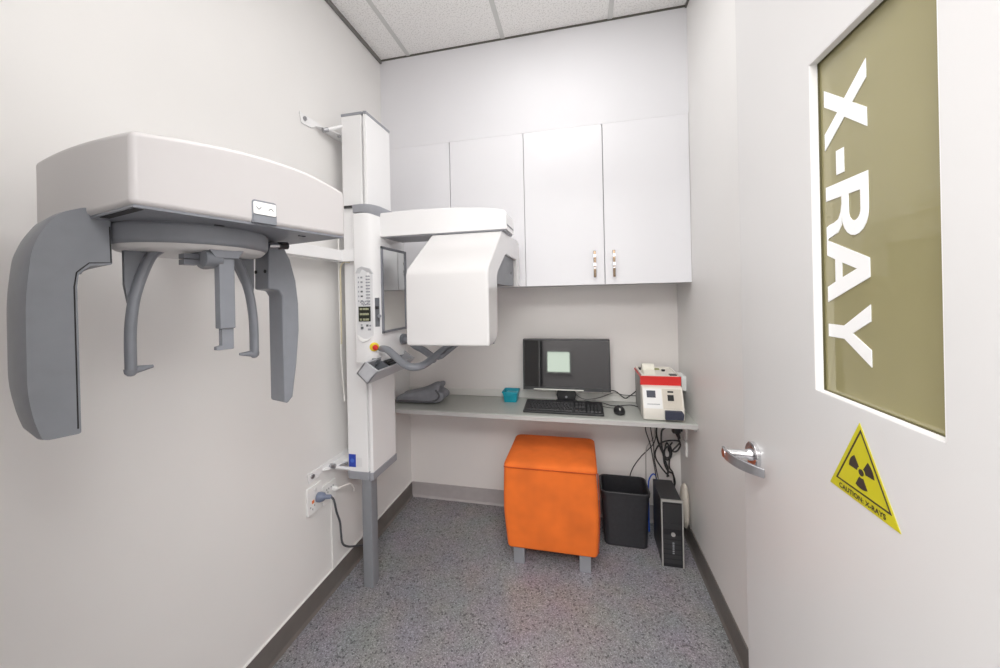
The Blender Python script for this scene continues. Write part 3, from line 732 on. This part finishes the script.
for a, b in ((.36,.14),(.78,.12)):
    ps = [FP(a,b),FP(a+.04,b),FP(a+.04,b+.012),FP(a,b+.012)]; sl.loft([[(p.x,p.y,z) for p in ps] for z in (1.5475,1.550)])
sl.pieces('underside_screw', BLACKG, house)
# up/down button plate on the long face
nrm = Vector((C1-C0)).normalized(); nout = Vector((nrm.y, -nrm.x))
def FF(s, z, lift): p = C0 + nrm*s + nout*lift; return Vector((p.x, p.y, z))
def ffp(m, pts, l0, l1): return m.loft([[FF(s,z,l0) for s,z in pts],[FF(s,z,l1) for s,z in pts]])
ffp(MB(), fillet([(.170,1.553),(.216,1.553),(.216,1.598),(.170,1.598)],[0,0,.006,.006]), -.004, .0012).build('button_recess', GREYD, house)
bp = ffp(MB(), fillet([(.172,1.570),(.214,1.570),(.214,1.594),(.172,1.594)],.003), -.002, .0035).build('button_plate', OUTLETM, house)
ffp(MB(), [(.172,1.5535),(.214,1.5535),(.214,1.568),(.172,1.568)], -.002, .003).build('button_lip', GREYP, house)
ar = MB()
for c_, sg_ in ((.181,-1),(.204,1)):
    for k in (-1,1):
        a0 = (c_, 1.582+.003*sg_); a1 = (c_+k*.0045, 1.582-.002*sg_)
        ffp(ar, [(a0[0]-.0009,a0[1]),(a0[0]+.0009,a0[1]),(a1[0]+.0009,a1[1]),(a1[0]-.0009,a1[1])], .003, .0042)
ar.pieces('button_arrow', MARK, bp)
# rotating disc under the housing
dc = LW(-.034, -.008, 0)
disc = MB().lathe((dc.x,dc.y,1.509), (0,0,1), [(0,.120),(.001,.126),(.004,.130),(.008,.132),(.012,.133),(.035,.133),(.036,.129),(.042,.129)], n=64).build('rotating_disc', GREYP, M, angle=50)
MB().lathe((dc.x,dc.y,1.501), (0,0,1), [(0,.0),(0,.112),(.002,.120),(.009,.127)], n=48).build('disc_underside', mat('disc_pale', (.62,.61,.60), .4), disc)
wp = MB(); wp.fprism([(-.02,.12),(.11,.12),(.11,.19),(-.02,.19)], lambda p, z: LW(p[0], p[1], z), 1.515, 1.549); wp.build('white_mount', WHITEP, M)
# sensor (near) and collimator (far) heads
nprof = [(-.262,1.265),(-.262,1.409),(-.254,1.500),(-.228,1.552),(-.200,1.566),(-.182,1.568),(-.172,1.556),(-.167,1.546),(-.166,1.470),(-.192,1.467),(-.206,1.452),(-.208,1.430),(-.207,1.181),(-.248,1.182),(-.257,1.220)]
PV = lambda p, v: LW(p[0], v, p[1])
def head(name, prof, v0, v1, rim, m=GREYP):
    ce = Vector((sum(p[0] for p in prof)/len(prof), sum(p[1] for p in prof)/len(prof)))
    o = MB().fprism(prof, PV, v0, v1)
    return o.build(name, m, M, bevel=rim, segs=3)
nq = fillet(nprof, [.7,.7,.30,.13,.02,.01,.006,.004,.004,.012,.012,.012,.004,.012,.4], n=7)
def nsec(v, ku, kt, kb):
    out = []
    for u, z in nq:
        if u < -.2105: u = u + ku*min(1, (-.2105-u)/.02)
        if z > 1.45: z -= kt*(z-1.45)/.118
        if z < 1.30: z += kb*(1.30-z)/.115
        out.append(LW(u, v, z))
    return out
nh = MB().loft([nsec(-.036,0,0,0), nsec(-.026,-.004,0,0), nsec(.05,-.006,.004,.004), nsec(.098,-.002,.010,.010), nsec(.125,.006,.020,.020), nsec(.141,.018,.034,.034), nsec(.148,.034,.052,.048)]).build('sensor_head', GREYP, M, angle=60)
# raised face of the near head and its groove line
gp = [(-.1685,1.538),(-.1675,1.474),(-.194,1.4715),(-.2085,1.4545),(-.2115,1.430),(-.2105,1.19)]
MB().tube([tuple(LW(u,-.0362,z)) for u,z in gp], .0010, n=6, smooth=0).build('groove_line', BLACKG, nh)
fprof = [(u-.014, z) for u, z in [(.118,1.545),(.115,1.428),(.140,1.424),(.148,1.410),(.148,1.142),(.156,1.136),(.170,1.150),(.182,1.235),(.190,1.320),(.190,1.390),(.184,1.450),(.170,1.505),(.150,1.545)]]
fh = head('collimator_head', fprof, -.034, .030, .004)
hl = MB()
for v in (-.020, .022): hl.cyl(LW(.1025,v,1.472), LW(.1000,v,1.472), .0045, n=12)
hl.pieces('screw_hole', BLACKG, fh)
# ear rods
def ear(sg, cu, name='ear_rod'):
    """sg -1: near rod, +1: far rod; flat plate that curves out and down from the disc"""
    ctr = -.03
    outp = [(.055,1.512),(.074,1.495),(.088,1.46),(.100,1.415),(.106,1.37),(.108,1.33),(.108,1.275)]
    P = [LW(ctr+sg*d, -.010, z) for d, z in outp]
    P = catmull(P, 5); rings = []
    for i, p in enumerate(P):
        t_ = i/(len(P)-1); d = (P[min(i+1,len(P)-1)]-P[max(i-1,0)]).normalized()
        vv = Vector((d1.x,d1.y,0)); nn = d.cross(vv).normalized()
        w, h_ = .0085, .013
        rings.append([p + vv*(h_*math.cos(a)) + nn*(w*math.sin(a)) for a in [2*PI*k/14 for k in range(14)]])
    m = MB(); m.loft(rings)
    e_ = P[-1]; m.lathe(LW(ctr+sg*.108,-.010,1.275), (0,0,-1), [(0,.0105),(.008,.0095),(.013,.005),(.014,.001)], n=14)
    o = m.build(name, GREYP, M)
    gm = MB(); gm.fprism([(ctr+sg*.060,1.512),(ctr+sg*.113,1.512),(ctr+sg*.113,1.435),(ctr+sg*.108,1.40)], lambda p, v: LW(p[0], v, p[1]), -.006, .006)
    gm.build('gusset', GREYM, o)
    u_ = ctr+sg*.108
    MB().tube([tuple(LW(u_, -.010, 1.272)), tuple(LW(u_-sg*.032, -.010, 1.275))], lambda t_: .0088-.0058*t_, n=12, smooth=0).build('ear_plug', GREYP, o)
ear(-1, 0); ear(1, 0)
# nasion support
na = MB().fprism(fillet([(-.037,1.345),(-.037,1.500),(-.010,1.500),(-.010,1.345)],[.002,.010,.010,.002]), PV, -.120, -.098).build('nasion_support', GREYP, M, bevel=.003)
MB().fprism(fillet([(-.042,1.302),(-.042,1.309),(-.033,1.311),(-.033,1.350),(-.012,1.350),(-.012,1.302)],.002), PV, -.116, -.102).build('nasion_tip', GREYP, na, bevel=.001)
kn = MB(); kn.cyl(LW(-.058,-.108,1.485), LW(-.030,-.108,1.485), .016, n=20); kn.cyl(LW(-.022,-.096,1.487), LW(-.022,-.02,1.487), .017, n=20)
kn.build('nasion_pivot', GREYM, na)
MB().fprism([(-.055,1.504),(.005,1.504),(-.005,1.488),(-.045,1.488)], PV, -.125, -.02).build('nasion_bracket', GREYD, na)
ck = MB(); ck.fprism([(-.075,-.070),(-.05,-.070),(-.05,-.045),(-.075,-.045)], lambda p, z: LW(p[0],p[1],z), 1.487, 1.497); ck.fprism([(-.075,-.070),(-.05,-.070),(-.05,-.045),(-.075,-.045)], lambda p, z: LW(p[0],p[1],z), 1.475, 1.4855)
ck.build('clamp', GREYD, M)
lk = MB(); lk.cyl(LW(.085,-.07,1.529), LW(.112,-.07,1.532), .0065, n=14)
lo = lk.build('locking_pin', CHROME, M)
MB().cyl(LW(.108,-.07,1.5315), LW(.128,-.07,1.534), .009, n=16).build('pin_cap', BLACK, lo)

# ------------------------------------------------------------------ door, open flat along the right wall
XD, XB = 1.660, 1.700
DY0, DY1, DZ1 = -2.06, -1.132, 2.34
GY0, GY1, GZ0, GZ1 = -1.743, -1.471, 1.191, 1.862
dm = MB()
dm.box(XD, XB, DY0, GY0, .008, DZ1); dm.box(XD, XB, GY1, DY1, .008, DZ1)
dm.box(XD, XB, GY0, GY1, .008, GZ0); dm.box(XD, XB, GY0, GY1, GZ1, DZ1)
door = struct(dm.build('door_1', DOORM, smooth=False))
rv = MB()
for (a,b,c_,d_) in ((GY0,GY1,GZ0,GZ0+.002),(GY0,GY1,GZ1-.002,GZ1),(GY0,GY0+.002,GZ0,GZ1),(GY1-.002,GY1,GZ0,GZ1)): rv.box(XD+.0005,XB-.0005,a,b,c_,d_)
rv.build('glazing_frame', mat('reveal_white', (.82,.81,.81), .4), door, smooth=False)
gs = MB()
XG = 1.678
for (a,b,c_,d_) in ((GY0+.002,GY1-.002,GZ0+.002,GZ0+.0035),(GY0+.002,GY1-.002,GZ1-.0035,GZ1-.002),(GY0+.002,GY0+.0035,GZ0+.002,GZ1-.002),(GY1-.0035,GY1-.002,GZ0+.002,GZ1-.002)): gs.box(XG-.0035,XG+.010,a,b,c_,d_)
gs.build('glazing_gasket', mat('gasket_olive', (.07,.062,.02), .6), door, smooth=False)
pane = B(XG, XG+.006, GY0+.002, GY1-.002, GZ0+.002, GZ1-.002).build('glass_pane', GLASSM, door, smooth=False)
# vertical lettering, reading downwards; x runs down, y (cap height 1) runs towards the hinge side
def letter(m, polys, z_start, zlen):
    BL, CH = -1.488, .107
    for poly in polys:
        f3 = [(0, BL - y*CH, z_start - x*zlen) for x, y in poly]
        m.loft([[(XG-.0004, y, z) for _, y, z in f3], [(XG-.0016, y, z) for _, y, z in f3]])
lt = MB()
letter(lt, [[(0,0),(.27,0),(.5,.34),(.73,0),(1,0),(.64,.51),(.985,1),(.715,1),(.5,.69),(.285,1),(.015,1),(.36,.51)]], 1.796, .120)
letter(lt, [[(0,.285),(1,.285),(1,.475),(0,.475)]], 1.664, .046)
def arc(cx, cy, rx, ry, a0, a1, n=10): return [(cx+rx*math.cos(math.radians(a0+(a1-a0)*i/n)), cy+ry*math.sin(math.radians(a0+(a1-a0)*i/n))) for i in range(n+1)]
oa = arc(.55,.70,.35,.30,90,-90); ia = arc(.52,.70,.155,.135,90,-90)
letter(lt, [[(0,0),(.235,0),(.235,1),(0,1)]] + [[(.235,1),(.55,1),(.52,.835),(.235,.835)],[(.235,.565),(.52,.565),(.55,.40),(.235,.40)]]
       + [[oa[i],oa[i+1],ia[i+1],ia[i]] for i in range(10)] + [[(.36,.399),(.55,.399),(.70,.385),(.80,.30),(.84,.16),(.87,.04),(.93,0),(.675,0),(.645,.07),(.625,.20),(.585,.31),(.49,.37)]], 1.602, .118)
letter(lt, [[(0,0),(.245,0),(.325,.21),(.383,.375),(.5,.73),(.5,1),(.365,1)],[(1,0),(.635,1),(.5,1),(.5,.73),(.617,.375),(.675,.21),(.755,0)],[(.325,.21),(.675,.21),(.617,.375),(.383,.375)]], 1.497, .124)
letter(lt, [[(.385,0),(.615,0),(.615,.40),(1,1),(.73,1),(.5,.60),(.27,1),(0,1),(.385,.40)]], 1.371, .108)
s_ = lt.build('lettering', LETTER, pane, smooth=False); s_['label'] = 'white vertical letters reading X-RAY'
# lever handle
hy, hz = -1.200, .938
hd = MB().lathe((XD,hy,hz), (-1,0,0), [(0,.0),(0,.036),(.009,.036),(.012,.032),(.012,.0)], n=36).build('handle', CHROME, door, bevel=.001)
MB().lathe((XD-.011,hy,hz), (-1,0,0), [(0,.017),(.008,.015),(.014,.0125),(.070,.0125)], n=20).build('handle_stem', CHROME, hd)
lv = catmull([(XD-.072,hy+.022,hz),(XD-.076,hy-.005,hz-.001),(XD-.072,hy-.030,hz-.002),(XD-.060,hy-.055,hz-.004),(XD-.040,hy-.078,hz-.006),(XD-.018,hy-.094,hz-.008)], 6)
m = MB(); rings = []
for i, p in enumerate(lv):
    t_ = i/(len(lv)-1); h_ = .0135-.002*abs(2*t_-1)**2; d = (lv[min(i+1,len(lv)-1)]-lv[max(i-1,0)]).normalized()
    nx = Vector((d.y,-d.x,0)).normalized()*.004
    rings.append([p+nx+Vector((0,0,h_)), p-nx+Vector((0,0,h_)), p-nx-Vector((0,0,h_)), p+nx-Vector((0,0,h_))])
m.loft(rings); m.build('handle_lever', STEEL, hd, bevel=.0015)
# hinges
for z in (.25, 1.2, 2.1):
    MB().cyl((XB+.004,DY0-.004,z-.05),(XB+.004,DY0-.004,z+.05),.007,n=14).build('hinge', STEEL, door)

# caution sign stuck on the door
t = thing('caution_sign', 'yellow triangular radiation warning sign stuck on the white door', 'sign', (XD, -1.592, 1.07))
def tri(k, lift0, lift1, m):
    a, b_, c_ = (-1.592,1.166), (-1.513,1.024), (-1.671,1.024)
    cy = (a[0]+b_[0]+c_[0])/3; cz = 1.079
    P = [(cy+(y-cy)*k, cz+(z-cz)*k) for y, z in (a,b_,c_)]
    return m.loft([[(XD-lift0,y,z) for y,z in P],[(XD-lift1,y,z) for y,z in P]])
tri(1, .0002, .0010, MB()).build('plate', SIGNY, t, smooth=False)
# black triangle outline and radiation symbol
bo = MB()
def tpt(k): 
    a, b_, c_ = (-1.5945,1.155), (-1.531,1.0425), (-1.656,1.0425)
    cy, cz = -1.594, 1.0800
    return [(cy+(y-cy)*k, cz+(z-cz)*k) for y, z in (a,b_,c_)]
o3, i3 = tpt(1.0), tpt(.925)
for i in range(3):
    q = [o3[i], o3[(i+1)%3], i3[(i+1)%3], i3[i]]
    bo.loft([[(XD-.0008,y,z) for y,z in q],[(XD-.0015,y,z) for y,z in q]])
bo.build('border', SIGNB, t, smooth=False)
tf = MB(); cy, cz = -1.594, 1.0800
for a0 in (60, 180, 300):
    a0 -= 0
    arcp = lambda r, s: [(cy+r*math.cos(math.radians(90+a0+x)), cz+r*math.sin(math.radians(90+a0+x))) for x in s]
    q = arcp(.0285, range(-28,29,8)) + arcp(.0095, range(28,-29,-8))
    tf.loft([[(XD-.0008,y,z) for y,z in q],[(XD-.0015,y,z) for y,z in q]])
q = [(cy+.0058*math.cos(2*PI*i/20), cz+.0058*math.sin(2*PI*i/20)) for i in range(20)]
tf.loft([[(XD-.0008,y,z) for y,z in q],[(XD-.0015,y,z) for y,z in q]])
tf.build('radiation_symbol', SIGNB, t, smooth=False)
cu = D.curves.new('sign_text', 'FONT'); cu.body = 'CAUTION: X-RAYS'; cu.size = .0120; cu.align_x = 'CENTER'; cu.align_y = 'CENTER'; cu.offset = .00042; cu.space_character = 1.05
to = D.objects.new('sign_text_tmp', cu); COL.objects.link(to)
bpy.context.view_layer.update()
me = D.meshes.new_from_object(to.evaluated_get(bpy.context.evaluated_depsgraph_get()))
D.objects.remove(to)
lo = D.objects.new('lettering', me); COL.objects.link(lo); me.materials.clear(); me.materials.append(SIGNB)
for p_ in me.polygons: p_.material_index = 0
# text x -> towards the hinge (-y), text y -> up, facing -x
lo.parent = t
lo.matrix_local = Matrix(((0,0,-1,-.0016),(-1,0,0,0),(0,1,0,1.0325-1.07),(0,0,0,1)))

# ------------------------------------------------------------------ lights
def area(name, loc, size, sizey, energy, color=(1,1,1), rot=(0,0,0)):
    l = D.lights.new(name, 'AREA'); l.shape = 'RECTANGLE'; l.size = size; l.size_y = sizey; l.energy = energy; l.color = color
    o = D.objects.new(name, l); COL.objects.link(o); o.location = loc; o.rotation_euler = rot
    return o
area('ceiling_panel_light', (1.08, -1.35, H-.012), .58, 1.15, 13, (1,.985,.97))
area('corridor_light', (1.0, -3.2, 2.66), 3.2, 1.2, 165, (1,.985,.97))
w = D.worlds.new('world'); bpy.context.scene.world = w; w.use_nodes = True
w.node_tree.nodes['Background'].inputs[0].default_value = (1,1,1,1)
w.node_tree.nodes['Background'].inputs[1].default_value = .6

# ------------------------------------------------------------------ camera
cd = D.cameras.new('camera'); cam = D.objects.new('camera', cd); COL.objects.link(cam)
cd.sensor_width = 36; cd.lens = 12.8996; cd.shift_y = -.03835; cd.clip_start = .02
r_ = Vector((.975729,.21795424,-.02118651)); u_ = Vector((.02059226,.00499782,.99977547)); f_ = Vector((-.218011187,.975946193,-.000388348))
mw = Matrix((( r_.x,u_.x,-f_.x,1.1905282),( r_.y,u_.y,-f_.y,-2.3337934),( r_.z,u_.z,-f_.z,1.4),(0,0,0,1)))
cam.matrix_world = mw
sc = bpy.context.scene; sc.camera = cam
sc.view_settings.view_transform = 'Standard'; sc.view_settings.look = 'None'
sc.view_settings.exposure = 0.05; sc.view_settings.gamma = 1.06
sc.cycles.max_bounces = 14; sc.cycles.diffuse_bounces = 8
